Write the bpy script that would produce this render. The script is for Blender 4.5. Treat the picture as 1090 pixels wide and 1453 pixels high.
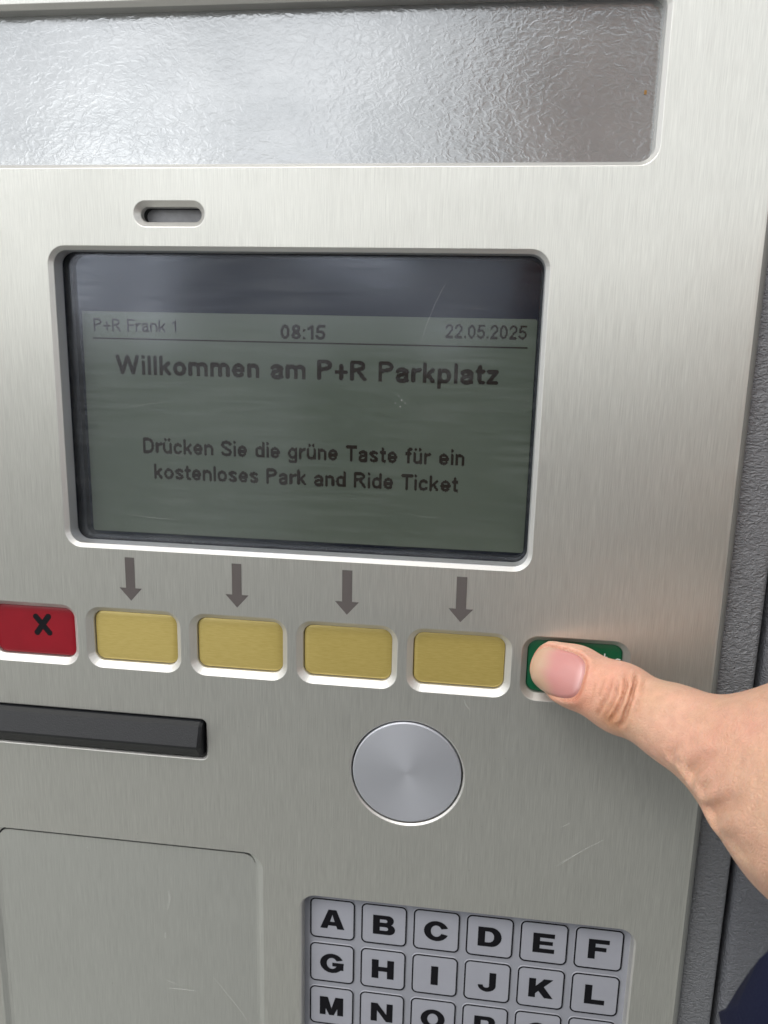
import bpy, bmesh, math, random
import numpy as np
from mathutils import Matrix, Vector
from mathutils.geometry import tessellate_polygon

S = bpy.context.scene
for o in list(bpy.data.objects):
    bpy.data.objects.remove(o, do_unlink=True)
COL = S.collection
random.seed(7)
Z0 = 1.45                      # height of the lens above the ground; all (u, v, w) below are mm on the machine's front

# ---------------------------------------------------------------- camera
FPX = 1109.68                  # focal length in photo pixels (photo 1090 x 1453)
def rotm(rx, ry, rz):
    return Matrix.Rotation(rz, 3, 'Z') @ Matrix.Rotation(ry, 3, 'Y') @ Matrix.Rotation(rx, 3, 'X')
RC = rotm(-0.20613, 0.12799, 0.02290)
UVW = Matrix(((1, 0, 0), (0, 0, -1), (0, 1, 0)))
CAMW = 182.33
cam = bpy.data.cameras.new('camera')
cam_o = bpy.data.objects.new('camera', cam)
COL.objects.link(cam_o)
cam_o.matrix_world = Matrix.Translation((0, -CAMW / 1000, Z0)) @ (UVW @ RC).to_4x4()
cam.sensor_width = 36
cam.lens = FPX / 1453 * 36
cam.clip_start = 0.005
cam.clip_end = 500
cam.dof.use_dof = True
cam.dof.focus_distance = 0.190
cam.dof.aperture_fstop = 28.0
S.camera = cam_o
S.render.resolution_x = 768
S.render.resolution_y = 1024

# ---------------------------------------------------------------- sky, sun, exposure
SUN_EL, SUN_AZ = 52.0, 205.0   # azimuth: direction the light comes from, degrees from +Y clockwise
world = bpy.data.worlds.new('World')
S.world = world
world.use_nodes = True
nt = world.node_tree
for n in list(nt.nodes):
    nt.nodes.remove(n)
out = nt.nodes.new('ShaderNodeOutputWorld')
bg = nt.nodes.new('ShaderNodeBackground')
sky = nt.nodes.new('ShaderNodeTexSky')
sky.sky_type = 'NISHITA'
sky.sun_disc = False
sky.sun_elevation = math.radians(SUN_EL)
sky.sun_rotation = math.radians(SUN_AZ)
sky.dust_density = 1.6
sky.air_density = 1.0
hs = nt.nodes.new('ShaderNodeHueSaturation')
hs.inputs['Saturation'].default_value = 0.10      # thin overcast takes the blue out
nt.links.new(sky.outputs[0], hs.inputs['Color'])
tc = nt.nodes.new('ShaderNodeTexCoord')
cl = nt.nodes.new('ShaderNodeTexNoise')
cl.inputs['Scale'].default_value = 2.6
cl.inputs['Detail'].default_value = 6
cl.inputs['Roughness'].default_value = 0.6
nt.links.new(tc.outputs['Generated'], cl.inputs['Vector'])
mr = nt.nodes.new('ShaderNodeMapRange')
mr.inputs['From Min'].default_value = 0.35
mr.inputs['From Max'].default_value = 0.70
mr.inputs['To Min'].default_value = 0.95
mr.inputs['To Max'].default_value = 1.75
nt.links.new(cl.outputs['Fac'], mr.inputs['Value'])
br = nt.nodes.new('ShaderNodeTexNoise')            # bright cloud breaks added all over the sky, seeded for glints in the glass
br.noise_dimensions = '4D'
br.inputs['W'].default_value = 538.39
br.inputs['Scale'].default_value = 7.0
br.inputs['Detail'].default_value = 3
nt.links.new(tc.outputs['Generated'], br.inputs['Vector'])
bm = nt.nodes.new('ShaderNodeMapRange')
bm.inputs['From Min'].default_value = 0.555
bm.inputs['From Max'].default_value = 0.70
bm.inputs['To Min'].default_value = 0.0
bm.inputs['To Max'].default_value = 4.2
nt.links.new(br.outputs['Fac'], bm.inputs['Value'])
ad = nt.nodes.new('ShaderNodeMath'); ad.operation = 'ADD'
nt.links.new(mr.outputs[0], ad.inputs[0]); nt.links.new(bm.outputs[0], ad.inputs[1])
mul = nt.nodes.new('ShaderNodeVectorMath')
mul.operation = 'SCALE'
nt.links.new(hs.outputs[0], mul.inputs[0])
nt.links.new(ad.outputs[0], mul.inputs['Scale'])
nt.links.new(mul.outputs[0], bg.inputs['Color'])
bg.inputs['Strength'].default_value = 0.15
nt.links.new(bg.outputs[0], out.inputs[0])

sl = bpy.data.lights.new('sun', 'SUN')
sl.energy = 1.2
sl.angle = math.radians(25)
sl.color = (1.0, 0.945, 0.86)
so = bpy.data.objects.new('sun', sl)
COL.objects.link(so)
a, e = math.radians(SUN_AZ), math.radians(SUN_EL)
sd = Vector((math.sin(a) * math.cos(e), math.cos(a) * math.cos(e), math.sin(e)))
so.rotation_euler = sd.to_track_quat('Z', 'Y').to_euler()
so.location = (0.5, -3, 5)

S.view_settings.view_transform = 'Standard'
S.view_settings.look = 'None'
S.view_settings.gamma = 1
S.view_settings.exposure = 0.08
S.view_settings.use_curve_mapping = False
S.render.engine = 'CYCLES'

# ---------------------------------------------------------------- helpers
def W(u, v, w=0.0):
    return (u / 1000, -w / 1000, Z0 + v / 1000)

def px(x, y, w=0.0):
    """photo pixel -> (u, v, w) on the plane w millimetres in front of the machine's face"""
    d = RC @ Vector(((x - 545) / FPX, -(y - 726.5) / FPX, -1))
    t = (w - CAMW) / d.z
    return np.array((t * d.x, t * d.y, w))

def rr(u0, u1, v0, v1, r, n=8):
    pts = []
    for cx, cy, a0 in ((u1 - r, v1 - r, 0), (u0 + r, v1 - r, 90), (u0 + r, v0 + r, 180), (u1 - r, v0 + r, 270)):
        for k in range(n + 1):
            t = math.radians(a0 + 90 * k / n)
            pts.append((cx + r * math.cos(t), cy + r * math.sin(t)))
    return pts

class MB:
    def __init__(s):
        s.v, s.f, s.m = [], [], []
    def vert(s, u, v, w):
        s.v.append(W(u, v, w))
        return len(s.v) - 1
    def loop(s, pts, w):
        return [s.vert(x, y, w) for x, y in pts]
    def face(s, ids, m=0):
        s.f.append(tuple(ids)); s.m.append(m)
    def ring(s, A, B, m=0, flip=False):
        n = len(A)
        for i in range(n):
            j = (i + 1) % n
            q = (A[i], A[j], B[j], B[i])
            s.face(q[::-1] if flip else q, m)
    def box(s, u0, u1, v0, v1, w0, w1, m=0):
        a = [s.vert(x, y, z) for z in (w0, w1) for x, y in ((u0, v0), (u1, v0), (u1, v1), (u0, v1))]
        for q in ((3, 2, 1, 0), (4, 5, 6, 7), (0, 1, 5, 4), (1, 2, 6, 5), (2, 3, 7, 6), (3, 0, 4, 7)):
            s.face([a[i] for i in q], m)
    def build(s, name, mats, parent=None, smooth=False, uv=False):
        me = bpy.data.meshes.new(name)
        me.from_pydata(s.v, [], s.f)
        for m in (mats if isinstance(mats, (list, tuple)) else [mats]):
            me.materials.append(m)
        me.polygons.foreach_set('material_index', s.m)
        if smooth:
            me.polygons.foreach_set('use_smooth', [True] * len(s.f))
        if uv:
            ul = me.uv_layers.new(name='UVMap')
            for p in me.polygons:
                for li in p.loop_indices:
                    c = me.vertices[me.loops[li].vertex_index].co
                    ul.data[li].uv = ((c.x + c.y * 0.7) * 4, (c.z - Z0 + c.y * 0.5) * 4)
        me.update()
        return link(name, me, parent)

def link(name, me, parent=None):
    o = bpy.data.objects.new(name, me)
    COL.objects.link(o)
    if parent:
        o.parent = parent
    return o

def tag(o, label, cat, group=None):
    o['label'] = label
    o['category'] = cat
    if group:
        o['group'] = group
    return o

def empty(name):
    o = bpy.data.objects.new(name, None)
    COL.objects.link(o)
    o.empty_display_size = 0.05
    return o

# ---------------------------------------------------------------- materials
class Mat:
    def __init__(s, name):
        s.m = bpy.data.materials.new(name)
        s.m.use_nodes = True
        s.t = s.m.node_tree
        s.p = s.t.nodes['Principled BSDF']
        s.out = s.t.nodes['Material Output']
    def n(s, typ, **kw):
        x = s.t.nodes.new('ShaderNode' + typ)
        for k, v in kw.items():
            if hasattr(x, k):
                setattr(x, k, v)
            else:
                x.inputs[k.replace('_', ' ')].default_value = v
        return x
    def l(s, a, b):
        s.t.links.new(a, b)
    def set(s, **kw):
        for k, v in kw.items():
            k = k.replace('_', ' ')
            if isinstance(v, tuple) and len(v) == 3:
                v = (*v, 1)
            s.p.inputs[k].default_value = v
        return s
    def coords(s, scale=(1, 1, 1), rot=(0, 0, 0)):
        tc = s.n('TexCoord')
        mp = s.n('Mapping')
        mp.inputs['Scale'].default_value = scale
        mp.inputs['Rotation'].default_value = rot
        s.l(tc.outputs['Object'], mp.inputs['Vector'])
        return mp.outputs[0]
    def noise(s, vec, scale=1.0, detail=2.0, rough=0.5):
        x = s.n('TexNoise', Scale=scale, Detail=detail, Roughness=rough)
        s.l(vec, x.inputs['Vector'])
        return x.outputs['Fac']
    def ramp(s, fac, stops):
        r = s.n('ValToRGB')
        e = r.color_ramp.elements
        while len(e) < len(stops):
            e.new(0.5)
        for i, (p, c) in enumerate(stops):
            e[i].position = p
            e[i].color = (*c, 1) if len(c) == 3 else c
        s.l(fac, r.inputs[0])
        return r.outputs[0]
    def mapr(s, fac, a, b, c, d):
        r = s.n('MapRange')
        for k, v in zip(('From Min', 'From Max', 'To Min', 'To Max'), (a, b, c, d)):
            r.inputs[k].default_value = v
        s.l(fac, r.inputs['Value'])
        return r.outputs[0]
    def math(s, op, a, b):
        r = s.n('Math', operation=op)
        for i, x in enumerate((a, b)):
            if isinstance(x, (int, float)):
                r.inputs[i].default_value = x
            else:
                s.l(x, r.inputs[i])
        return r.outputs[0]
    def bump(s, h, strength, dist, prev=None):
        b = s.n('Bump', Strength=strength, Distance=dist)
        s.l(h, b.inputs['Height'])
        if prev:
            s.l(prev, b.inputs['Normal'])
        return b.outputs[0]

def brushed(name, col=(0.635, 0.64, 0.60), r0=0.47, aniso=0.85, streak=1.0):
    k = Mat(name)
    k.set(Metallic=0.80, Anisotropic=aniso)
    fine = k.noise(k.coords((5600, 5600, 120)), 1, 2, 0.7)
    wide = k.noise(k.coords((900, 900, 30)), 1, 3, 0.6)
    blot = k.noise(k.coords((28, 28, 18)), 1, 4, 0.6)
    mix = k.math('ADD', k.math('MULTIPLY', fine, 0.82), k.math('MULTIPLY', wide, 0.18))
    lo = tuple(c * (1 - 0.16 * streak) for c in col)
    hi = tuple(min(1, c * (1 + 0.13 * streak)) for c in col)
    c = k.ramp(mix, ((0.30, lo), (0.70, hi)))
    k.l(c, k.p.inputs['Base Color'])
    rg = k.math('ADD', k.mapr(mix, 0.3, 0.7, r0 - 0.05 * streak, r0 + 0.05 * streak), k.math('ADD', k.mapr(blot, 0.3, 0.7, -0.025, 0.04), k.mapr(k.noise(k.coords((75, 75, 60)), 1, 5, 0.7), 0.55, 0.70, 0.0, 0.05)))
    k.l(rg, k.p.inputs['Roughness'])
    k.l(k.bump(mix, 0.10 * streak, 0.0002), k.p.inputs['Normal'])
    tg = k.n('Tangent', direction_type='UV_MAP')
    k.l(tg.outputs[0], k.p.inputs['Tangent'])
    return k.m

M = {}
M['alu'] = brushed('brushed_aluminium')
M['milled'] = brushed('milled_aluminium', (0.60, 0.595, 0.57), 0.45, 0.3, 0.35)
M['pocket'] = brushed('pocket_aluminium', (0.60, 0.612, 0.58), 0.48, 0.75, 0.8)

k = Mat('spun_aluminium')
k.set(Base_Color=(0.62, 0.64, 0.69), Metallic=0.85, Roughness=0.52, Anisotropic=0.28)
tg = k.n('Tangent', direction_type='RADIAL', axis='Y')
k.l(tg.outputs[0], k.p.inputs['Tangent'])
k.p.inputs['Anisotropic Rotation'].default_value = 0.25
tcn = k.n('TexCoord'); sp = k.n('SeparateXYZ'); k.l(tcn.outputs['Object'], sp.inputs[0])
rad = k.math('POWER', k.math('ADD', k.math('MULTIPLY', sp.outputs[0], sp.outputs[0]), k.math('MULTIPLY', sp.outputs[2], sp.outputs[2])), 0.5)
cb = k.n('CombineXYZ'); k.l(k.math('MULTIPLY', rad, 6000), cb.inputs[0])
g = k.noise(cb.outputs[0], 1, 2)
k.l(k.bump(g, 0.12, 0.0001), k.p.inputs['Normal'])
M['spun'] = k.m

def plastic(name, col, rough, bump_scale=0, bump=0.0, dist=0.0002, spec=0.5, var=0.08):
    k = Mat(name)
    k.set(Roughness=rough)
    k.p.inputs['Specular IOR Level'].default_value = spec
    b = k.noise(k.coords((90, 90, 90)), 1, 5, 0.65)
    k.l(k.ramp(b, ((0.3, tuple(c * (1 - var) for c in col)), (0.7, tuple(c * (1 + var) for c in col)))), k.p.inputs['Base Color'])
    if bump_scale:
        h = k.noise(k.coords((bump_scale,) * 3), 1, 3, 0.55)
        k.l(k.bump(h, bump, dist), k.p.inputs['Normal'])
    return k.m

def leather(name, col):
    """grained plastic: short ridges that catch the light"""
    k = Mat(name)
    k.set(Base_Color=col, Roughness=0.46)
    vec = k.coords((0.62, 0.62, 1.25))
    n1 = k.n('TexNoise', Scale=800.0, Detail=2.5, Roughness=0.55, Distortion=0.4)
    k.l(vec, n1.inputs['Vector'])
    ridge = k.math('ABSOLUTE', k.math('SUBTRACT', n1.outputs['Fac'], 0.5), 0)
    h = k.mapr(ridge, 0.0, 0.14, 1.0, 0.0)
    n2 = k.noise(vec, 1500, 2)
    hh = k.math('ADD', h, k.math('MULTIPLY', n2, 0.35))
    k.l(k.bump(hh, 0.8, 0.00032), k.p.inputs['Normal'])
    return k.m

M['edge'] = plastic('edge_dark_reflection', (0.19, 0.195, 0.185), 0.45, var=0.05)  # grey put in the colour for the dark reflection on the panel's rounded edge
M['trim'] = leather('grained_grey_plastic', (0.165, 0.172, 0.185))
M['housing'] = leather('grained_grey_housing', (0.150, 0.157, 0.175))
M['black'] = plastic('black_plastic', (0.009, 0.010, 0.012), 0.45, 2500, 0.35, 0.0002, spec=0.38)
M['dark'] = plastic('dark_cavity', (0.012, 0.012, 0.014), 0.8)
M['mask'] = plastic('display_mask', (0.009, 0.012, 0.024), 0.6, spec=0.1)
M['gasket_and_shade'] = plastic('gasket_and_shade', (0.012, 0.013, 0.016), 0.6)
M['red'] = plastic('red_button', (0.215, 0.004, 0.012), 0.28, 0, 0, spec=0.3)
M['green'] = plastic('green_button', (0.004, 0.095, 0.040), 0.3)
M['ink'] = plastic('black_print', (0.006, 0.006, 0.008), 0.6, spec=0.12)
M['white'] = plastic('white_print', (0.75, 0.78, 0.76), 0.5)
M['arrow'] = plastic('etched_arrow', (0.095, 0.085, 0.082), 0.6, 0, 0, spec=0.1, var=0.05)
M['keyplate'] = plastic('keypad_membrane', (0.265, 0.275, 0.31), 0.4, 1500, 0.08, 0.0002, var=0.04)
M['key'] = plastic('key_face', (0.295, 0.305, 0.345), 0.4, 1500, 0.06, 0.0002, var=0.04)
M['wear'] = plastic('bare_scratch', (0.75, 0.75, 0.73), 0.6)
M['wear'].node_tree.nodes['Principled BSDF'].inputs['Alpha'].default_value = 0.30
M['smear'] = plastic('dried_smear', (0.6, 0.6, 0.58), 0.7)
M['smear'].node_tree.nodes['Principled BSDF'].inputs['Alpha'].default_value = 0.16

k = Mat('yellow_button')           # translucent amber cap with a fine brushed foil under it
k.set(Metallic=0.35, Roughness=0.34)
st = k.noise(k.coords((420, 420, 3600)), 1, 3, 0.6)
k.l(k.ramp(st, ((0.3, (0.43, 0.335, 0.092)), (0.7, (0.495, 0.39, 0.13)))), k.p.inputs['Base Color'])
k.l(k.bump(st, 0.08, 0.0002), k.p.inputs['Normal'])
k.p.inputs['Coat Weight'].default_value = 0.35
k.p.inputs['Coat Roughness'].default_value = 0.2
M['yellow'] = k.m

k = Mat('hammered_pane')           # patterned plastic in front of the silvered sign field
k.set(Metallic=0.7, Roughness=0.20)
vec = k.coords((1, 1, 1.5))
n1 = k.n('TexNoise', Scale=430.0, Detail=2.0, Roughness=0.5, Distortion=0.5)
k.l(vec, n1.inputs['Vector'])
n2 = k.noise(vec, 210, 2, 0.5)
ridge = k.math('ABSOLUTE', k.math('SUBTRACT', n1.outputs['Fac'], 0.5), 0)
h = k.math('ADD', k.mapr(ridge, 0.0, 0.16, 0.55, 0.0), k.math('MULTIPLY', n2, 1.2))
k.l(k.bump(h, 0.085, 0.0005), k.p.inputs['Normal'])
n3 = k.noise(vec, 60, 3, 0.6)
k.l(k.ramp(n3, ((0.3, (0.315, 0.327, 0.335)), (0.7, (0.365, 0.376, 0.383)))), k.p.inputs['Base Color'])
M['pane'] = k.m

k = Mat('display_glass')           # scuffed clear cover: mostly see-through, soft sky reflection
tr = k.n('BsdfTransparent'); tr.inputs[0].default_value = (0.86, 0.88, 0.90, 1)
gl = k.n('BsdfGlossy'); gl.inputs['Color'].default_value = (0.80, 0.85, 0.98, 1)
vec = k.coords((1, 1, 1))
wipe = k.noise(k.coords((60, 60, 900), (0, 0.12, 0)), 1, 3, 0.6)
k.l(k.mapr(wipe, 0.3, 0.7, 0.08, 0.17), gl.inputs['Roughness'])
fr = k.n('Fresnel', IOR=1.52)
mx = k.n('MixShader')
k.l(k.math('MULTIPLY', fr.outputs[0], 0.60), mx.inputs[0]); k.l(tr.outputs[0], mx.inputs[1]); k.l(gl.outputs[0], mx.inputs[2])
df = k.n('BsdfDiffuse'); df.inputs[0].default_value = (0.6, 0.62, 0.6, 1)
mx2 = k.n('MixShader')
k.l(k.mapr(k.math('MULTIPLY', wipe, k.noise(vec, 45, 4, 0.6)), 0.2, 0.45, 0.005, 0.035), mx2.inputs[0])
k.l(mx.outputs[0], mx2.inputs[1]); k.l(df.outputs[0], mx2.inputs[2])
k.l(mx2.outputs[0], k.out.inputs[0])
M['glass'] = k.m

k = Mat('lcd_field')
k.set(Roughness=0.5)
blot = k.noise(k.coords((26, 26, 26)), 1, 3)
k.l(k.ramp(blot, ((0.3, (0.158, 0.180, 0.122)), (0.7, (0.178, 0.198, 0.135)))), k.p.inputs['Base Color'])
M['lcd'] = k.m
M['lcdink'] = plastic('lcd_segment', (0.036, 0.023, 0.014), 0.7, spec=0.1)

k = Mat('skin')
k.set(Roughness=0.47)
k.p.inputs['Subsurface Weight'].default_value = 0.45
k.p.inputs['Subsurface Radius'].default_value = (1.0, 0.35, 0.2)
k.p.inputs['Subsurface Scale'].default_value = 0.0012
vec = k.coords((1, 1, 1))
b1 = k.noise(vec, 55, 4, 0.6)
b2 = k.noise(vec, 420, 3, 0.6)
base = k.ramp(b1, ((0.30, (0.555, 0.36, 0.245)), (0.50, (0.605, 0.37, 0.268)), (0.72, (0.63, 0.345, 0.262))))
att = k.n('Attribute', attribute_name='tone')
mixc = k.n('MixRGB', blend_type='MULTIPLY'); mixc.inputs[0].default_value = 1.0
k.l(base, mixc.inputs[1]); k.l(att.outputs['Color'], mixc.inputs[2])
mixd = k.n('MixRGB', blend_type='MULTIPLY'); mixd.inputs[0].default_value = 1.0
k.l(mixc.outputs[0], mixd.inputs[1]); k.l(k.ramp(b2, ((0.25, (0.91, 0.88, 0.86)), (0.7, (1.05, 1.04, 1.03)))), mixd.inputs[2])
k.l(mixd.outputs[0], k.p.inputs['Base Color'])
vo = k.n('TexVoronoi', feature='DISTANCE_TO_EDGE', Scale=1150.0)
nw = k.n('TexNoise', Scale=300.0, Detail=3.0); k.l(vec, nw.inputs['Vector'])
vm = k.n('VectorMath', operation='MULTIPLY_ADD'); k.l(nw.outputs['Color'], vm.inputs[0]); vm.inputs[1].default_value = (0.003,) * 3; k.l(vec, vm.inputs[2])
k.l(vm.outputs[0], vo.inputs['Vector'])
cells = k.mapr(vo.outputs['Distance'], 0.0, 0.18, 0.0, 1.0)
hh = k.math('ADD', k.math('MULTIPLY', cells, 0.55), k.math('MULTIPLY', b2, 0.9))
al = k.n('Attribute', attribute_name='along'); sd_ = k.n('Attribute', attribute_name='side')
cv = k.n('CombineXYZ'); k.l(k.math('MULTIPLY', al.outputs['Fac'], 1.7), cv.inputs[0]); k.l(k.math('MULTIPLY', sd_.outputs['Fac'], 0.30), cv.inputs[1])
wr = k.n('TexNoise', Scale=1.0, Detail=4.0, Roughness=0.65, Distortion=0.3); k.l(cv.outputs[0], wr.inputs['Vector'])
nb = k.bump(wr.outputs['Fac'], 0.22, 0.0005)
k.l(k.bump(hh, 0.5, 0.00026, nb), k.p.inputs['Normal'])
M['skin'] = k.m

k = Mat('nail')
k.set(Roughness=0.38)
k.p.inputs['Subsurface Weight'].default_value = 0.4
k.p.inputs['Subsurface Radius'].default_value = (1.0, 0.4, 0.3)
k.p.inputs['Subsurface Scale'].default_value = 0.0012
at = k.n('Attribute', attribute_name='tone')
k.l(at.outputs['Color'], k.p.inputs['Base Color'])
at2 = k.n('Attribute', attribute_name='across')
cb = k.n('CombineXYZ'); k.l(k.math('MULTIPLY', at2.outputs['Fac'], 22.0), cb.inputs[0])
k.l(k.bump(k.noise(cb.outputs[0], 1, 2), 0.12, 0.0003), k.p.inputs['Normal'])
M['nail'] = k.m
def cloth(name, col):
    k = Mat(name)
    k.set(Base_Color=col, Roughness=0.85)
    k.p.inputs['Specular IOR Level'].default_value = 0.15
    k.l(k.bump(k.noise(k.coords((1800,) * 3), 1, 2), 0.4, 0.0004), k.p.inputs['Normal'])
    return k.m
M['navy'] = cloth('navy_cloth', (0.007, 0.009, 0.027))
M['denim'] = cloth('dark_trousers', (0.02, 0.022, 0.03))
M['hair'] = cloth('brown_hair', (0.035, 0.022, 0.014))
M['shoe'] = plastic('shoe', (0.02, 0.02, 0.02), 0.5)
M['eye'] = plastic('eye', (0.5, 0.48, 0.45), 0.2)
k = Mat('pavement')
k.set(Roughness=0.9)
vec = k.coords((1, 1, 1))
k.l(k.ramp(k.noise(vec, 9, 6, 0.7), ((0.3, (0.27, 0.275, 0.255)), (0.7, (0.36, 0.36, 0.335)))), k.p.inputs['Base Color'])
k.l(k.bump(k.noise(vec, 160, 4), 0.4, 0.004), k.p.inputs['Normal'])
M['ground'] = k.m

# ---------------------------------------------------------------- ground
g = MB()
L = 60000.0
zg = -Z0 * 1000
ids = [g.vert(-L, zg, -L), g.vert(L, zg, -L), g.vert(L, zg, L), g.vert(-L, zg, L)]
g.face(ids[::-1])
go = g.build('ground', M['ground'])
go['kind'] = 'structure'

# ---------------------------------------------------------------- the ticket machine
TM = empty('ticket_machine')
TM.location = (0, 0.15, 0)
tag(TM, 'brushed aluminium parking ticket machine with grey display, coloured buttons and letter keys', 'ticket machine')
class _P:                                 # children keep world-space vertices: parent offset undone once
    pass
def part(mb, name, mats, parent=None, **kw):
    o = mb.build(name, mats, parent or TM, **kw)
    if parent is None:
        o.matrix_parent_inverse = Matrix.Translation((0, -0.15, 0))
    return o

PAN = dict(u0=-222.0, u1=59.0, v0=-255.0, v1=128.0)
BC = [-115.6 + 28.1 * i for i in range(6)]          # centres of the six buttons
BH, BV0, BV1 = 12.95, -84.6, -67.7
HOLES = [  # u0, u1, v0, v1, radius, chamfer, depth
    (-196, 34.2, 38.5, 73.0, 4.2, 1.0, 4.2),        # sign window
    (-104.6, 13.1, -52.0, 21.6, 4.4, 1.0, 5.0),     # display
    (-82.7, -65.4, 25.7, 31.6, 2.94, 1.3, 3.0),     # little slot
    (-176.0, -68.0, -108.8, -96.8, 1.9, 0.5, 6.0),  # card slot
    (-43.3, 45.9, -236.0, -146.0, 4.5, 0.5, 4.2),   # keypad
]
for c in BC:
    HOLES.append((c - BH, c + BH, BV0, BV1, 4.2, 1.55, 4.5))
pan = MB()
CH = 3.0
outer = rr(PAN['u0'], PAN['u1'] - CH, PAN['v0'], PAN['v1'], 6)
polys = [outer]
hole_loops = []
for (u0, u1, v0, v1, r, c, d) in HOLES:
    polys.append(rr(u0, u1, v0, v1, r))
DISC = (-15.2, -107.4)
def circ(r, n=72):
    return [(DISC[0] + r * math.cos(2 * math.pi * i / n), DISC[1] + r * math.sin(2 * math.pi * i / n)) for i in range(n)]
polys.append(circ(15.0))
POCK = (-133.4, -53.4, -236.0, -135.1)
polys.append(rr(*POCK, 5.0))
loops = [pan.loop(p, 0) for p in polys]
flat = [i for l in loops for i in l]
tris = tessellate_polygon([[Vector((x, y, 0)) for x, y in p] for p in polys])
allp = [q for p in polys for q in p]
for t in tris:
    a_, b_, c_ = (allp[i] for i in t)
    ar = (b_[0] - a_[0]) * (c_[1] - a_[1]) - (b_[1] - a_[1]) * (c_[0] - a_[0])
    if abs(ar) < 1e-9:
        continue
    pan.face([flat[i] for i in (t if ar > 0 else t[::-1])])
# outer chamfer and edge
prev = loops[0]
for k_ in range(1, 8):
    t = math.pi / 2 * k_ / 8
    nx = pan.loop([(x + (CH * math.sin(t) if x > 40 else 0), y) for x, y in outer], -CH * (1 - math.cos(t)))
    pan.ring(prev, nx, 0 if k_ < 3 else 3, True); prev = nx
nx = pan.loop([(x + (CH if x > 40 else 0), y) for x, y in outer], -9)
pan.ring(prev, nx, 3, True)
for h, l in zip(HOLES, loops[1:1 + len(HOLES)]):
    u0, u1, v0, v1, r, c, d = h
    prev = l
    for ins, w in ((0.12, -0.05), (c - 0.05, -(c - 0.07)), (c + 0.02, -(c + 0.08)), (c + 0.02, -d)):
        nx = pan.loop(rr(u0 + ins, u1 - ins, v0 + ins, v1 - ins, max(r - ins, 0.3)), w)
        pan.ring(prev, nx, 1)
        prev = nx
prev = loops[1 + len(HOLES)]
for r, w in ((14.88, -0.05), (14.5, -0.42), (14.42, -3.0)):
    nx = pan.loop(circ(r), w); pan.ring(prev, nx, 1); prev = nx
prev = loops[2 + len(HOLES)]
for ins, w in ((0.1, -0.03), (0.6, -0.3), (1.5, -0.75), (2.4, -0.9)):
    nx = pan.loop(rr(POCK[0] + ins, POCK[1] - ins, POCK[2] + ins, POCK[3] - ins * 0.12, 5.0 - ins * 0.6), w)
    pan.ring(prev, nx, 2); prev = nx
fl = rr(POCK[0] + 2.41, POCK[1] - 2.41, POCK[2] + 2.41, POCK[3] - 1.05, 3.55)
g1 = pan.loop(fl, -1.9); g2 = pan.loop(fl, -0.89)
pan.ring(prev, g1, 4); pan.ring(g1, g2, 2); pan.face(g2, 2)  # dark groove put in to imitate the shade under the pocket's top edge
PO = part(pan, 'front_panel', [M['alu'], M['milled'], M['pocket'], M['edge'], M['gasket_and_shade']], uv=True)

# housing behind, side strip, cabinet down to the ground
hb = MB()
hb.box(-240, 57.5, zg, 190, -160, -10)
part(hb, 'cabinet', M['housing'])
def bar(u0, u1, v0, v1, w0, w1, b):
    m = MB(); prof = []
    n = 5
    for k_ in range(n + 1):
        t = math.pi / 2 * k_ / n
        prof.append((u1 - b + b * math.sin(t), w1 - b + b * math.cos(t)))
    prof = [(u0 + b - b * math.sin(math.pi / 2 * (n - k_) / n), w1 - b + b * math.cos(math.pi / 2 * (n - k_) / n)) for k_ in range(n + 1)] + prof
    prof += [(u1, w0), (u0, w0)]
    A = [m.vert(x, v0, w) for x, w in prof]; B = [m.vert(x, v1, w) for x, w in prof]
    m.ring(B, A)
    m.face(A[::-1]); m.face(B)
    return m
part(bar(57.6, 68.4, -260, 190, -40, -4.6, 1.3), 'edge_strip', M['trim'], smooth=False)
part(bar(70.0, 205.0, zg, 190, -160, -4.4, 2.2), 'side_housing', M['housing'])
sg = MB(); sg.box(68.0, 70.4, -260, 190, -40, -22)
part(sg, 'seam', M['gasket_and_shade'])
ft = MB(); ft.box(57.5, 70.2, zg, -261, -160, -12)
part(ft, 'cabinet_joint', M['gasket_and_shade'])

# sign window
m = MB()
p0 = rr(-196, 34.2, 38.5, 73.0, 4.2)
l0 = m.loop([(x, y) for x, y in p0], -4.1); m.face(l0)
part(m, 'sign_window', M['pane'])

# display: glass, mask, field, print
m = MB(); l0 = m.loop(rr(-104.4, 12.9, -51.8, 21.4, 3.6), -4.7); m.face(l0)
l1 = m.loop(rr(-104.4, 12.9, -51.8, 21.4, 3.6), -6.2)
m.face(l1[::-1]); m.ring(l0, l1, 0, True)
DG = part(m, 'display_cover', M['glass'])
m = MB(); m.box(-112, 20, -58, 26, -22, -8.6)
DM = part(m, 'display_mask', M['mask'])
LC = (-101.0, 11.4, -49.4, 6.9)
m = MB(); l0 = m.loop(rr(*LC, 0.6, 3), -8.25); l1 = m.loop(rr(*LC, 0.6, 3), -8.7); m.face(l0); m.ring(l0, l1, 0, True)
SC = part(m, 'screen', M['lcd'])
m = MB()                                            # gasket lip just behind the glass edge
a_ = rr(-103.6, 12.1, -51.0, 20.6, 3.0); b_ = rr(-101.8, 11.6, -50.2, 20.0, 2.4)
la, lb = m.loop(a_, -6.3), m.loop(b_, -6.6); m.ring(la, lb); lc = m.loop(b_, -8.5); m.ring(lb, lc)
part(m, 'display_gasket', M['gasket_and_shade'])

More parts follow.
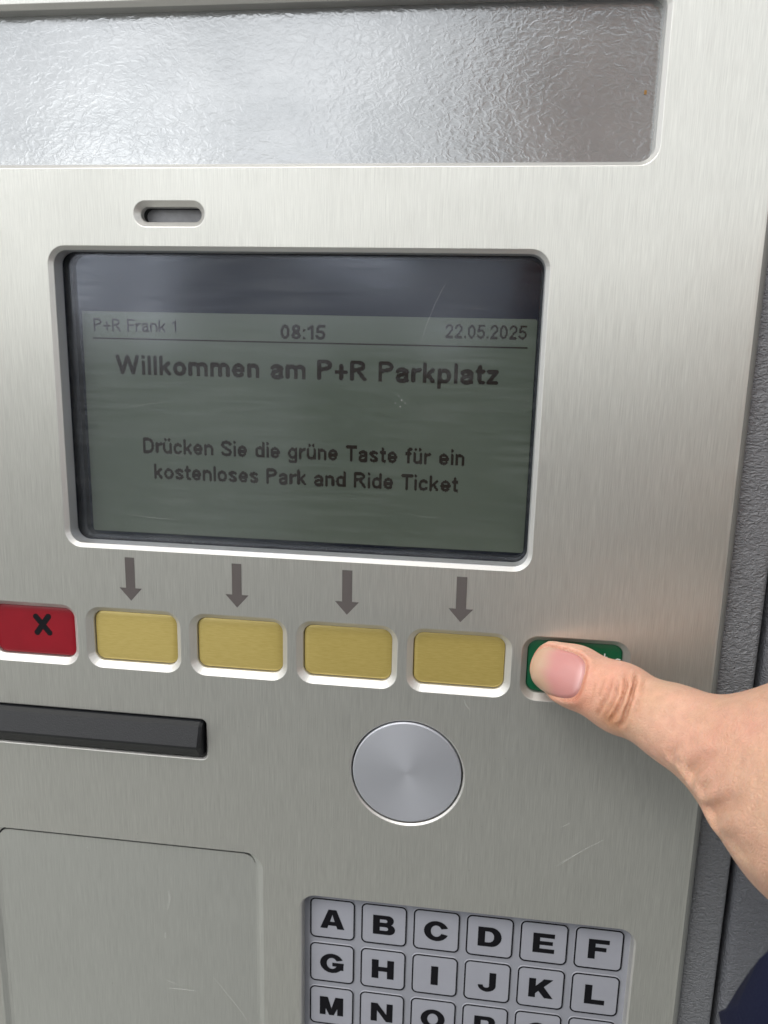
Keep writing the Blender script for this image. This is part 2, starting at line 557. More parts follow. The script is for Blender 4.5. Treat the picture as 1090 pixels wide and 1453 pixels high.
# display lettering: stroke skeletons of a plain grotesque, sampled on the display's own pixel grid
def arc(cx, cy, rx, ry, a0, a1, n=14):
    return [(cx + rx * math.cos(math.radians(a0 + (a1 - a0) * i / n)), cy + ry * math.sin(math.radians(a0 + (a1 - a0) * i / n))) for i in range(n + 1)]
XH = 0.73
def glyph_strokes(ch, h):
    """(width, strokes) with cap height 1 and half stroke weight h"""
    x, c = XH - h, 1 - h
    def bowl(w, y0=0.0, y1=XH): return arc(w / 2, (y0 + y1) / 2, w / 2 - h, (y1 - y0) / 2 - h, 0, 360, 24)
    if ch == 'W': return 1.22, [[(h, c), (.33, h), (.61, c), (.89, h), (1.22 - h, c)]]
    if ch == 'i': return 2 * h, [[(h, h), (h, x)], [(h, c), (h, c + .01)]]
    if ch == 'l': return 2 * h, [[(h, h), (h, c)]]
    if ch == 'k': return .60, [[(h, h), (h, c)], [(.58 - h, x), (h, .27)], [(.27, .40), (.60 - h, h)]]
    if ch == 'o': return .68, [bowl(.68)]
    if ch in 'nm':
        w = .62 if ch == 'n' else .60
        st = [[(h, h), (h, x)], [(h, .40)] + arc(w / 2, .44, w / 2 - h, x - .44, 180, 0) + [(w - h, h)]]
        if ch == 'n': return w, st
        d = w - 2 * h
        return w + d, st + [[(w - h, .40)] + arc(w / 2 + d, .44, w / 2 - h, x - .44, 180, 0) + [(w - h + d, h)]]
    if ch == 'r': return .42, [[(h, h), (h, x)], [(h, .38)] + arc(.42, .38, .42 - h, x - .38, 180, 95)]
    if ch in 'uü':
        st = [[(h, x)] + arc(.31, .30, .31 - h, .30 - h, 180, 360) + [(.62 - h, x)], [(.62 - h, h), (.62 - h, x)]]
        if ch == 'ü': st += [[(.17, c), (.17, c + .01)], [(.45, c), (.45, c + .01)]]
        return .62, st
    if ch == 'e': return .66, [[(.66 - h, XH / 2)] + arc(.33, XH / 2, .33 - h, XH / 2 - h, 0, 318, 22), [(h, XH / 2), (.66 - h, XH / 2)]]
    if ch == 'c': return .62, [arc(.33, XH / 2, .33 - h, XH / 2 - h, 42, 318, 22)]
    if ch == 'a': return .64, [arc(.31, .50, .26 - h * .4, x - .50, 165, 0) + [(.60 - h, .20), (.64 - h, h)], [(.60 - h, .44), (.30, .38)] + arc(.26, .22, .26 - h, .20 - h * .6, 100, 270) + [(.42, .08), (.60 - h, .26)]]
    if ch == 'p': return .66, [bowl(.66), [(h, -.27 + h), (h, x)]]
    if ch == 'd': return .66, [bowl(.66), [(.66 - h, h), (.66 - h, c)]]
    if ch == 'g': return .66, [bowl(.66), [(.66 - h, x), (.66 - h, -.05)] + arc(.33, -.06, .33 - h, .21 - h, 0, -150)]
    if ch == 't': return .38, [[(.17, .95 - h), (.17, .20), (.22, h + .01), (.38 - h * .5, h)], [(h * .5, x), (.38 - h * .5, x)]]
    if ch == 'f': return .38, [[(.17, h), (.17, .80), (.24, c), (.38 - h * .3, c)], [(h * .5, x), (.36 - h * .5, x)]]
    if ch == 'z': return .56, [[(h, x), (.56 - h, x), (h, h), (.56 - h, h)]]
    if ch == 's': return .60, [arc(.30, .535, .27 - h * .6, x - .535, 25, 200) + [(.30, .37)] + arc(.30, .205, .30 - h, .205 - h, 60, -155)]
    if ch == 'S': return .76, [arc(.38, .74, .35 - h * .7, c - .74, 15, 210) + [(.40, .50)] + arc(.38, .27, .38 - h, .27 - h, 55, -165)]
    if ch in 'PR':
        st = [[(h, h), (h, c), (.44, c)] + arc(.44, .74, .30 - h, c - .74, 90, -90) + [(h, .48 + h * .2)]]
        if ch == 'R': st.append([(.42, .46), (.80 - h, h)])
        return (.74 if ch == 'P' else .80), st
    if ch == 'D': return .80, [[(h, h), (h, c), (.36, c)] + arc(.36, .5, .44 - h, .5 - h, 90, -90) + [(h, h)]]
    if ch == 'T': return .72, [[(h * .5, c), (.72 - h * .5, c)], [(.36, h), (.36, c)]]
    if ch == 'F': return .64, [[(h, h), (h, c), (.64 - h * .5, c)], [(h, .52), (.56, .52)]]
    if ch == '+': return .66, [[(h, .42), (.66 - h, .42)], [(.33, .12), (.33, .72)]]
    if ch == '1': return .46, [[(.34, h), (.34, c), (.10, .74)]]
    if ch == '0': return .62, [arc(.31, .5, .31 - h, .5 - h, 0, 360, 24)]
    if ch == '8': return .62, [arc(.31, .74, .27 - h * .8, .26 - h, 0, 360, 20), arc(.31, .27, .31 - h, .27 - h, 0, 360, 20)]
    if ch == '5': return .62, [[(.56, c), (.16, c), (.10, .52)] + arc(.29, .33, .33 - h, .33 - h, 125, -160, 18)]
    if ch == '2': return .62, [arc(.31, .70, .29 - h * .7, .30 - h, 165, -30) + [(h, h), (.62 - h, h)]]
    if ch == '.': return 2 * h, [[(h, h), (h, h + .01)]]
    if ch == ':': return 2 * h, [[(h, h), (h, h + .01)], [(h, .62), (h, .63)]]
    return .34, []
def runs(mb, img, u0, v0, du, dv, w, m=0):
    ny, nx = img.shape
    for j in range(ny):
        i = 0
        while i < nx:
            if img[j, i]:
                s = i
                while i < nx and img[j, i]:
                    i += 1
                a = [mb.vert(u0 + s * du, v0 + j * dv, w), mb.vert(u0 + i * du, v0 + j * dv, w), mb.vert(u0 + i * du, v0 + (j + 1) * dv, w), mb.vert(u0 + s * du, v0 + (j + 1) * dv, w)]
                mb.face(a, m)
            else:
                i += 1
PIX = 0.22
def lcd_line(body, ua, ub, vb, cap, h, gap):
    segs, x = [], 0.0
    for ch in body:
        wd, st = glyph_strokes(ch, h)
        for p in st:
            segs += [((x + a[0], a[1]), (x + b[0], b[1])) for a, b in zip(p[:-1], p[1:])]
        x += wd + gap
    x -= gap
    sx, sy = (ub - ua) / x, cap
    nx, lo, hi = round((ub - ua) / PIX), -.30, 1.08
    ny = round((hi - lo) * sy / PIX)
    X, Y = np.meshgrid((np.arange(nx) + .5) * x / nx, lo + (np.arange(ny) + .5) * PIX / sy)
    img = np.zeros(X.shape, bool)
    for a, b in segs:
        img |= seg_inside(X, Y, a, b, h)
    mb = MB(); runs(mb, img, ua, vb + lo * sy, (ub - ua) / nx, PIX, -8.19)
    return mb.build('screen_text', M['lcdink'], SC)
def seg_inside(X, Y, p, q, r):
    p, q = np.array(p), np.array(q); d = q - p
    t = np.clip(((X - p[0]) * d[0] + (Y - p[1]) * d[1]) / max(d @ d, 1e-12), 0, 1)
    return (X - p[0] - t * d[0]) ** 2 + (Y - p[1] - t * d[1]) ** 2 <= r * r
lcd_line('P+R Frank 1', -98.0, -76.2, 2.1, 3.0, 0.078, .13)
lcd_line('08:15', -50.0, -38.9, 1.1, 3.5, 0.095, .12)
lcd_line('22.05.2025', -9.9, 9.1, 2.2, 3.2, 0.078, .13)
lcd_line('Willkommen am P+R Parkplatz', -92.6, 3.1, -8.5, 4.9, 0.100, .11)
lcd_line('Drücken Sie die grüne Taste für ein', -86.3, -4.1, -28.3, 4.0, 0.092, .11)
lcd_line('kostenloses Park and Ride Ticket', -83.6, -5.4, -34.9, 4.0, 0.092, .11)
m = MB(); m.box(-98.4, 9.5, 0.15, 0.50, -8.24, -8.19)
m.build('screen_rule', M['lcdink'], SC)

# little slot
m = MB(); m.box(-84, -64, 24.5, 33, -14, -5.0); part(m, 'sensor_backing', plastic('sensor_grey', (0.34, 0.35, 0.37), 0.5, 900, 0.3, 0.0004, var=0.3))
m = MB()
a_ = rr(-81.4, -66.7, 27.0, 30.3, 1.64); la = m.loop(a_, -2.9); lb = m.loop(a_, -5.1); m.ring(la, lb)
part(m, 'slot_liner', M['dark'])

# buttons
def button(c, mat, name):
    m = MB()
    a = (c - BH + 1.63, c + BH - 1.63, BV0 + 1.63, BV1 - 1.63)
    prev = m.loop(rr(*a, 2.45), -4.4)
    for ins, w in ((0, -2.45), (0.12, -2.25), (0.4, -2.14), (1.6, -2.08), (4.0, -2.04)):
        nx = m.loop(rr(a[0] + ins, a[1] - ins, a[2] + ins, a[3] - ins, max(2.45 - ins, 0.6)), w)
        m.ring(prev, nx); prev = nx
    m.face(prev)
    return part(m, name, mat, smooth=True)
RB = button(BC[0], M['red'], 'red_button')
for i in range(1, 5):
    button(BC[i], M['yellow'], 'yellow_button')
GB = button(BC[5], M['green'], 'green_button')
bk = MB(); bk.box(-132, 42, -88, -64, -9.5, -4.45); part(bk, 'button_backing', M['dark'])

def grid(w, h, st):
    nx, ny = round(w / st), round(h / st)
    return np.meshgrid((np.arange(nx) + .5) * w / nx, (np.arange(ny) + .5) * h / ny)
X, Y = grid(6, 7, 0.1)
img = seg_inside(X, Y, (1.2, 1.1), (4.6, 5.7), 0.80) | seg_inside(X, Y, (1.1, 5.5), (4.7, 1.2), 0.80)
m = MB(); runs(m, img, -116.5, -77.9, 0.1, 0.1, -2.015); m.build('cross_mark', M['ink'], RB)
X, Y = grid(6, 3, 0.08)
img = seg_inside(X, Y, (0.8, 0.4), (0.8, 2.4), 0.14) | seg_inside(X, Y, (0.3, 1.6), (1.4, 1.6), 0.12) | seg_inside(X, Y, (3.2, 1.0), (3.9, 1.35), 0.13) | seg_inside(X, Y, (3.9, 1.35), (4.5, 1.2), 0.13)
gp = px(853, 932, -2.1)
m = MB(); runs(m, img, gp[0], gp[1] - 1.6, 0.08, 0.08, -1.99); m.build('button_print', M['white'], GB)

# etched arrows
for c in BC[1:5]:
    m = MB()
    pts = ((c - 1.25, -54.0), (c + 1.25, -54.0), (c + 1.25, -62.1), (c + 3.0, -62.1), (c, -65.5), (c - 3.0, -62.1), (c - 1.25, -62.1))
    m.face(m.loop(pts, 0.05)[::-1])
    part(m, 'arrow', M['arrow'])

# round disc
m = MB()
def circ0(r, n=96):
    return [(r * math.cos(2 * math.pi * i / n), r * math.sin(2 * math.pi * i / n)) for i in range(n)]
def vloc(mm, pts, w):
    ids = []
    for x, y in pts:
        mm.v.append((x / 1000, -w / 1000, y / 1000)); ids.append(len(mm.v) - 1)
    return ids
prev = vloc(m, circ0(14.05), -3.0)
for r, w in ((14.05, -0.5), (13.95, -0.35), (13.7, -0.25)):
    nx = vloc(m, circ0(r), w); m.ring(prev, nx); prev = nx
rc = prev
for r in (11, 8, 5, 2.5, 0.8, 0.1):
    nx = vloc(m, circ0(r), -0.25); m.ring(prev, nx); prev = nx
m.face(prev)
D = m.build('round_disc', M['spun'], TM)
D.location = Vector(W(*DISC, 0)) - Vector((0, 0.15, 0))
m = MB(); m.box(-31, 0.5, -123, -92, -9, -2.95); part(m, 'disc_backing', M['dark'])

# card reader bar
m = MB()
prof = [(-97.3, -4.0), (-97.6, 0.3), (-98.3, 1.6), (-103.2, 3.6), (-103.9, 3.4), (-107.0, 1.2), (-107.5, -0.2), (-107.6, -4.0)]
E0 = [m.vert(-174.8, v, w) for v, w in prof]
E1 = [m.vert(-69.9, v, w) for v, w in prof]
E2 = [m.vert(-69.2, -102.5 + (v + 102.5) * 0.90, min(w, 0) + max(w, 0) * 0.72) for v, w in prof]
n_ = len(prof)
for A, B in ((E0, E1), (E1, E2)):
    for i in range(n_ - 1):
        m.face((A[i + 1], B[i + 1], B[i], A[i]))
m.face(E2[::-1]); m.face(E0)
part(m, 'card_slot_bar', M['black'])
m = MB(); m.box(-178, -66, -111, -95, -9.5, -5.5); part(m, 'card_slot_backing', M['dark'])

# keypad
m = MB(); m.box(-46, 48.5, -238, -143, -9.2, -4.2); part(m, 'keypad_plate', M['keyplate'])
KW, KH, KPX, KPY, KU, KV = 12.9, 12.8, 14.45, 14.25, -41.3, -149.7
def poly_in(X, Y, P):
    r = np.zeros(X.shape, bool); n = len(P)
    for i in range(n):
        (x0, y0), (x1, y1) = P[i], P[(i + 1) % n]
        c = (y0 > Y) != (y1 > Y)
        with np.errstate(divide='ignore', invalid='ignore'):
            r ^= c & (X < (x1 - x0) * (Y - y0) / ((y1 - y0) if y1 != y0 else 1e-9) + x0)
    return r
def ell(X, Y, cx, cy, rx, ry):
    return ((X - cx) / rx) ** 2 + ((Y - cy) / ry) ** 2 <= 1
def glyph(ch, X, Y):
    """heavy extended capitals in a box 7 wide, 6 high"""
    def box(a, b, c, d): return (X >= a) & (X <= b) & (Y >= c) & (Y <= d)
    def bowl(x0, x1, y0, y1, rx, ry):      # D-shaped solid: straight left side, round right side
        return (box(x0, x1 - rx, y0, y1) | ell(X, Y, x1 - rx, (y0 + y1) / 2, rx, (y1 - y0) / 2)) & (X >= x0)
    s, h = 1.95, 1.35
    if ch == 'A':
        return (poly_in(X, Y, ((0, 0), (2.35, 6), (4.65, 6), (7, 0), (4.95, 0), (4.6, 1.0), (2.4, 1.0), (2.05, 0)))) & ~poly_in(X, Y, ((2.85, 2.2), (4.15, 2.2), (3.5, 4.4)))
    if ch == 'B':
        a = bowl(.4, 6.3, 2.9, 6, 1.7, 1.6) | bowl(.4, 6.7, 0, 3.3, 1.8, 1.7)
        return a & ~bowl(2.35, 4.45, 3.75, 4.75, .6, .5) & ~bowl(2.35, 4.7, 1.25, 2.35, .65, .55)
    if ch in 'CGOQ':
        a = ell(X, Y, 3.5, 3, 3.45, 3.12) & ~ell(X, Y, 3.5, 3, 1.5, 1.75)
        if ch == 'C':
            a &= ~poly_in(X, Y, ((3.6, 3.0), (4.6, 3.6), (8, 4.4), (8, 1.7), (4.6, 2.4)))
        if ch == 'G':
            a &= ~poly_in(X, Y, ((3.6, 3.3), (4.9, 3.8), (8, 4.6), (8, 3.3)))
            a |= box(3.6, 6.9, 2.1, 3.3) | box(5.6, 6.9, .9, 3.3)
        if ch == 'Q':
            a |= poly_in(X, Y, ((3.6, 1.9), (4.7, 2.2), (7.2, 0.2), (6.3, -.6)))
        return a
    if ch == 'D':
        return bowl(.3, 6.8, 0, 6, 2.9, 3) & ~bowl(2.25, 4.75, 1.35, 4.65, 1.4, 1.65)
    if ch == 'E':
        return box(.6, 2.5, 0, 6) | box(.6, 6.4, 4.7, 6) | box(.6, 6.0, 2.45, 3.6) | box(.6, 6.5, 0, 1.35)
    if ch == 'F':
        return box(.7, 2.6, 0, 6) | box(.7, 6.3, 4.65, 6) | box(.7, 5.6, 2.4, 3.6)
    if ch == 'H':
        return box(.3, 2.25, 0, 6) | box(4.75, 6.7, 0, 6) | box(1, 6, 2.3, 3.75)
    if ch == 'I':
        return box(2.5, 4.5, 0, 6)
    if ch == 'J':
        return box(4.1, 6.0, 1.9, 6) | ((ell(X, Y, 3.5, 2.0, 2.5, 2.12) & ~ell(X, Y, 3.3, 2.0, .9, .85)) & (Y <= 2.0) & (X > 0.9))
    if ch == 'K':
        return box(.3, 2.2, 0, 6) | poly_in(X, Y, ((1.8, 1.7), (1.8, 3.2), (4.4, 6), (6.9, 6), (1.8, 0.9))) & (X > 1.5) & ~poly_in(X, Y, ((2.2, -1), (2.2, 1.2), (9, 8), (9, -1))) | poly_in(X, Y, ((2.6, 2.6), (4.1, 4.0), (7.1, 0), (4.7, 0)))
    if ch == 'L':
        return box(.8, 2.75, 0, 6) | box(.8, 6.3, 0, 1.45)
    if ch == 'M':
        return box(.0, 1.75, 0, 6) | box(5.25, 7, 0, 6) | poly_in(X, Y, ((0, 6), (2.4, 6), (4.2, 0), (2.8, 0))) | poly_in(X, Y, ((7, 6), (4.6, 6), (2.8, 0), (4.2, 0)))
    if ch == 'N':
        return box(.3, 2.1, 0, 6) | box(4.9, 6.7, 0, 6) | poly_in(X, Y, ((.3, 6), (2.2, 6), (6.7, 0), (4.8, 0)))
    if ch in 'PR':
        a = bowl(.5, 6.5, 2.1, 6, 1.9, 1.95) & ~bowl(2.4, 4.6, 3.35, 4.75, .7, .7) | box(.5, 2.4, 0, 6)
        if ch == 'R':
            a |= poly_in(X, Y, ((2.9, 2.4), (4.7, 2.6), (7, 0), (4.7, 0)))
        return a
GX, GY = grid(8.2, 7.4, 0.07)
def keymesh():
    m = MB()
    prev = m.loop(rr(0, KW, -KH, 0, 1.7, 6), -4.22)
    for ins, w in ((0.0, -4.08), (0.12, -3.98), (0.5, -3.93)):
        nx = m.loop(rr(ins, KW - ins, -KH + ins, -ins, 1.7 - ins * 0.8, 6), w); m.ring(prev, nx); prev = nx
    m.face(prev)
    me = m.build('key_proto', M['key']); d = me.data; bpy.data.objects.remove(me); return d
def linemesh():
    m = MB(); a = m.loop(rr(0.12, KW - .12, -KH + .12, -.12, 1.6, 6), -3.90); b = m.loop(rr(.54, KW - .54, -KH + .54, -.54, 1.2, 6), -3.90)
    m.ring(a, b); me = m.build('line_proto', M['ink']); d = me.data; bpy.data.objects.remove(me); return d
KM, LM = keymesh(), linemesh()
OFF = Vector(W(0, 0, 0))
for i, ch in enumerate('ABCDEFGHIJKLMNOPQR'):
    r_, c_ = divmod(i, 6)
    K = link('key', KM, TM)
    K.location = Vector((  (KU + c_ * KPX) / 1000, -0.15, (KV - r_ * KPY) / 1000))
    link('key_outline', LM, K)
    m = MB(); runs(m, glyph(ch, GX - 0.6, GY - 0.7), (KW - 7 * 0.98) / 2 - 0.6, -KH / 2 - 3.1 - 0.7, 0.07 * 0.98, 0.07, -3.895)
    m.build('letter', M['ink'], K)

# scratches and specks of wear
def scratch(pts, wid, w, parent, name='scratch'):
    m = MB(); P = [px(x, y, w)[:2] for x, y in pts]
    n = len(P); A = []; B = []
    for i in range(n):
        d = P[min(i + 1, n - 1)] - P[max(i - 1, 0)]; d = np.array((-d[1], d[0])) / max(np.hypot(*d), 1e-6)
        ww = wid * (0.35 if i in (0, n - 1) else 1) / 2
        A.append(m.vert(*(P[i] + d * ww), w)); B.append(m.vert(*(P[i] - d * ww), w))
    for i in range(n - 1):
        m.face((B[i], B[i + 1], A[i + 1], A[i]))
    return m.build(name, M['smear' if wid > .32 or w < -2 else 'wear'], parent)
for pts, wd in (([(788, 1230), (806, 1219), (828, 1206), (858, 1191)], .16), ([(798, 1173), (803, 1171), (808, 1168)], .2), ([(238, 1402), (252, 1403), (262, 1404), (277, 1406)], .28),
                ([(232, 1388), (244, 1394), (255, 1397)], .14), ([(300, 1383), (318, 1405), (340, 1432), (354, 1453)], .12), ([(239, 1262), (241, 1275), (238, 1292)], .9), ([(234, 1321), (235, 1327), (234, 1331)], .7),
                ([(350, 1263), (352, 1276)], .2), ([(658, 992), (662, 1002), (668, 1008)], .35), ([(276, 1298), (284, 1303), (290, 1310)], .12)):
    scratch(pts, wd, 0.02 if pts[0][1] < 1240 or pts[0][0] > 400 else -0.86, PO)
for pts, wd in (([(596, 488), (605, 462), (618, 430), (628, 410), (637, 396)], .12), ([(163, 400), (171, 393), (180, 385)], .13), ([(167, 416), (171, 423), (174, 416)], .13), ([(660, 440), (675, 437), (690, 440)], .12), ([(185, 578), (210, 573), (232, 571)], .10),
                ([(252, 645), (258, 647), (264, 649)], .25), ([(575, 728), (600, 733), (625, 735)], .1), ([(180, 730), (220, 735), (260, 738)], .14)):
    scratch(pts, wd, -4.66, DG)
sp_ = MB()
def speck(x, y, w, r):
    u, v, _ = px(x, y, w); n = 6; a0 = random.random() * 6
    sp_.face([sp_.vert(u + r * random.uniform(.5, 1.2) * math.cos(a0 + k_ * 6.283 / n), v + r * random.uniform(.5, 1.2) * math.sin(a0 + k_ * 6.283 / n), w) for k_ in range(n)])
for x, y, r in ((570, 568, .5), (566, 562, .35), (575, 572, .3), (561, 572, .3), (568, 577, .35), (580, 566, .2), (672, 437, .2), (706, 436, .25), (694, 435, .15), (730, 487, .3), (158, 476, .25), (190, 557, .22), (414, 585, .15), (578, 627, .2), (765, 745, .15),
                (230, 590, .2), (333, 565, .12), (374, 625, .1), (386, 532, .25), (377, 541, .15), (414, 585, .2), (602, 705, .15), (140, 718, .15), (131, 652, .12)):
    speck(x, y, -4.66, r * 0.6)
for _ in range(90):
    t = random.random(); speck(120 + 620 * t, 762 + 36 * t - random.expovariate(.18), -4.66, random.uniform(.05, .13))
for _ in range(60):
    t = random.random(); speck(97 + 22 * t + random.expovariate(.3), 380 + 380 * t, -4.66, random.uniform(.05, .11))
o = sp_.build('dust_speck', M['wear'], DG); o['kind'] = 'stuff'
sp_ = MB()
for _ in range(70):
    x, y = random.uniform(380, 960), random.uniform(990, 1260)
    if (x - 577) ** 2 + (y - 1098) ** 2 > 90 ** 2:
        speck(x, y, 0.02, random.uniform(.05, .12))
for x, y, r in ((123, 1202, .35), (126, 1207, .2), (195, 1183, .22), (353, 1031, .2), (66, 1075, .25), (160, 1395, .3), (210, 1332, .2), (806, 1170, .25), (798, 1173, .2), (490, 1220, .15), (913, 1413, .25), (893, 1280, .15), (495, 1152, .25)):
    speck(x, y, 0.02, r * .7)
o = sp_.build('wear_speck', M['wear'], PO); o['kind'] = 'stuff'
m = MB(); u_, v_, _ = px(916, 131, -4.05); m.box(u_ - .25, u_ + .25, v_ - .4, v_ + .4, -4.2, -3.95)
m.build('rust_fleck', plastic('rust', (0.25, 0.13, 0.03), 0.8), PO)

# ---------------------------------------------------------------- implicit surfaces
def smin(a, b, k):
    h = np.clip(0.5 + 0.5 * (b - a) / k, 0, 1)
    return b * (1 - h) + a * h - k * h * (1 - h)
def rcone(P, a, b, r1, r2):
    a = np.asarray(a, float); b = np.asarray(b, float)
    ba = b - a; l2 = ba @ ba; rr_ = r1 - r2; a2 = l2 - rr_ * rr_; il2 = 1.0 / l2
    pa = P - a; y = pa @ ba; z = y - l2
    x2 = ((pa * l2 - y[:, None] * ba) ** 2).sum(1)
    y2 = y * y * l2; z2 = z * z * l2
    kk = np.sign(rr_) * rr_ * rr_ * x2
    d = (np.sqrt(x2 * a2 * il2) + y * rr_) * il2 - r1
    m1 = np.sign(z) * a2 * z2 > kk
    m2 = (~m1) & (np.sign(y) * a2 * y2 < kk)
    d = np.where(m1, np.sqrt(x2 + z2) * il2 - r2, d)
    return np.where(m2, np.sqrt(x2 + y2) * il2 - r1, d)
def ellip(P, c, r, R=None):
    q = P - np.asarray(c, float)
    if R is not None:
        q = q @ R
    r = np.asarray(r, float)
    k0 = np.sqrt(((q / r) ** 2).sum(1)); k1 = np.sqrt(((q / (r * r)) ** 2).sum(1))
    return k0 * (k0 - 1) / np.maximum(k1, 1e-9)
def surface(F, lo, hi, h, blk=8):
    """naive surface nets over the blocks that the surface crosses"""
    lo = np.asarray(lo, float); hi = np.asarray(hi, float)
    nb = np.ceil((hi - lo) / (h * blk)).astype(int); N = nb * blk + 1
    H = h * blk
    c = np.stack(np.meshgrid(*[np.arange(n) for n in nb], indexing='ij'), -1).reshape(-1, 3)
    d = F(lo + (c + 0.5) * H)
    act = c[np.abs(d) < H * 1.25]
    V = np.full(N, np.nan, np.float32)
    r = np.stack(np.meshgrid(*[np.arange(blk + 1)] * 3, indexing='ij'), -1).reshape(-1, 3)
    for s in range(0, len(act), 400):
        I = (act[s:s + 400, None, :] * blk + r[None]).reshape(-1, 3)
        V[I[:, 0], I[:, 1], I[:, 2]] = F(lo + I * h)
    ins = V < 0; ok = ~np.isnan(V)
    def corner(A, k):
        return A[k & 1: A.shape[0] - 1 + (k & 1), (k >> 1) & 1: A.shape[1] - 1 + ((k >> 1) & 1), (k >> 2) & 1: A.shape[2] - 1 + ((k >> 2) & 1)]
    cnt = sum(corner(ins, k).astype(np.int8) for k in range(8)); okc = sum(corner(ok, k).astype(np.int8) for k in range(8)) == 8
    cells = np.argwhere((cnt > 0) & (cnt < 8) & okc)
    acc = np.zeros((len(cells), 3)); w_ = np.zeros(len(cells))
    off = np.array([[k & 1, (k >> 1) & 1, (k >> 2) & 1] for k in range(8)])
    for k in range(8):
        for ax in range(3):
            if k & (1 << ax):
                continue
            k2 = k | (1 << ax)
            A = cells + off[k]; B = cells + off[k2]
            va = V[A[:, 0], A[:, 1], A[:, 2]]; vb = V[B[:, 0], B[:, 1], B[:, 2]]
            mk = (va < 0) != (vb < 0)
            t = np.where(mk, va / np.where(mk, va - vb, 1), 0)
            p = A + t[:, None] * (B - A)
            acc += np.where(mk[:, None], p, 0); w_ += mk
    P = lo + acc / w_[:, None] * h
    for _ in range(2):                       # pull the vertices onto the surface
        e_ = h * 0.25; d0 = F(P)
        G = np.stack([F(P + np.eye(3)[i] * e_) - d0 for i in range(3)], 1) / e_
        P = P - (np.clip(d0, -h, h) / np.maximum((G ** 2).sum(1), .2))[:, None] * G * 0.8
    idx = np.full(np.array(V.shape), -1, np.int64)
    idx[cells[:, 0], cells[:, 1], cells[:, 2]] = np.arange(len(cells))
    faces = []
    for ax in range(3):
        b_, c_ = (ax + 1) % 3, (ax + 2) % 3
        sl0 = [slice(None)] * 3; sl1 = [slice(None)] * 3
        sl0[ax] = slice(0, -1); sl1[ax] = slice(1, None)
        A = ins[tuple(sl0)]; B = ins[tuple(sl1)]; O = ok[tuple(sl0)] & ok[tuple(sl1)]
        E = np.argwhere((A != B) & O)
        E = E[(E[:, b_] > 0) & (E[:, c_] > 0)]
        inn = A[E[:, 0], E[:, 1], E[:, 2]]
        q = []
        for db, dc in ((-1, -1), (0, -1), (0, 0), (-1, 0)):
            T = E.copy(); T[:, b_] += db; T[:, c_] += dc
            g_ = np.all(T < np.array(idx.shape), 1)
            T = np.minimum(T, np.array(idx.shape) - 1)
            q.append(np.where(g_, idx[T[:, 0], T[:, 1], T[:, 2]], -1))
        q = np.stack(q, 1); good = (q >= 0).all(1); q = q[good]; inn = inn[good]
        q[~inn] = q[~inn][:, ::-1]
        faces.append(q)
    return P, np.concatenate(faces)
def mesh_from(name, P, Fc, mat, parent, tone=None):
    me = bpy.data.meshes.new(name)
    Q = np.stack([P[:, 0] / 1000, -P[:, 2] / 1000, Z0 + P[:, 1] / 1000], 1)
    me.vertices.add(len(Q)); me.vertices.foreach_set('co', Q.astype(np.float32).ravel())
    me.loops.add(len(Fc) * 4); me.loops.foreach_set('vertex_index', Fc.astype(np.int32).ravel())
    me.polygons.add(len(Fc)); me.polygons.foreach_set('loop_start', np.arange(0, len(Fc) * 4, 4, dtype=np.int32))
    me.polygons.foreach_set('use_smooth', np.ones(len(Fc), bool))
    me.materials.append(mat)
    me.update(calc_edges=True); me.validate()
    if tone is not None:
        at = me.attributes.new('tone', 'FLOAT_COLOR', 'POINT')
        at.data.foreach_set('color', np.c_[tone, np.ones(len(tone))].astype(np.float32).ravel())
    return link(name, me, parent)

# ---------------------------------------------------------------- the person: pressing right hand, sleeve, body behind the lens
PE = empty('person')
tag(PE, 'person in navy jacket pressing the green button with right thumb', 'person')
T0 = px(781.2, 944.4, 3.2); T1 = px(815.1, 959.6, 5.5); T2 = px(880, 990.4, 12.0); T3 = px(963.6, 1030.9, 21.0); T4 = px(1044.5, 1074, 31.0)
CMC = np.array((70.4, -80.2, 41.9)); WR = np.array((95.3, -97.3, 61.7))
def unit(x): return x / np.linalg.norm(x)
tax = unit(T2 - T0)                                   # along the thumb, towards the hand
view = unit(np.array((0., 0., CAMW)) - T1)
nrm = unit(view - (view @ tax) * tax)
lat = np.cross(nrm, tax)
roll = 0.0
nrm, lat = nrm * math.cos(roll) + lat * math.sin(roll), lat * math.cos(roll) - nrm * math.sin(roll)
MCPS = [np.array(x, float) for x in ((72, -41.1, 36.6), (92, -40, 40), (110, -49, 38), (124, -63, 34))]
FING = [[(84, -2, 35), (91, 20, 22), (94, 33, 4)], [(109, -1, 38), (119, 23, 24), (124, 37, 4)], [(132, -17, 36), (145, 4, 24), (152, 17, 4)], [(148, -41, 32), (160, -28, 22), (168, -19, 3.5)]]
FR = [9.6, 9.8, 9.3, 8.2]
creases = []
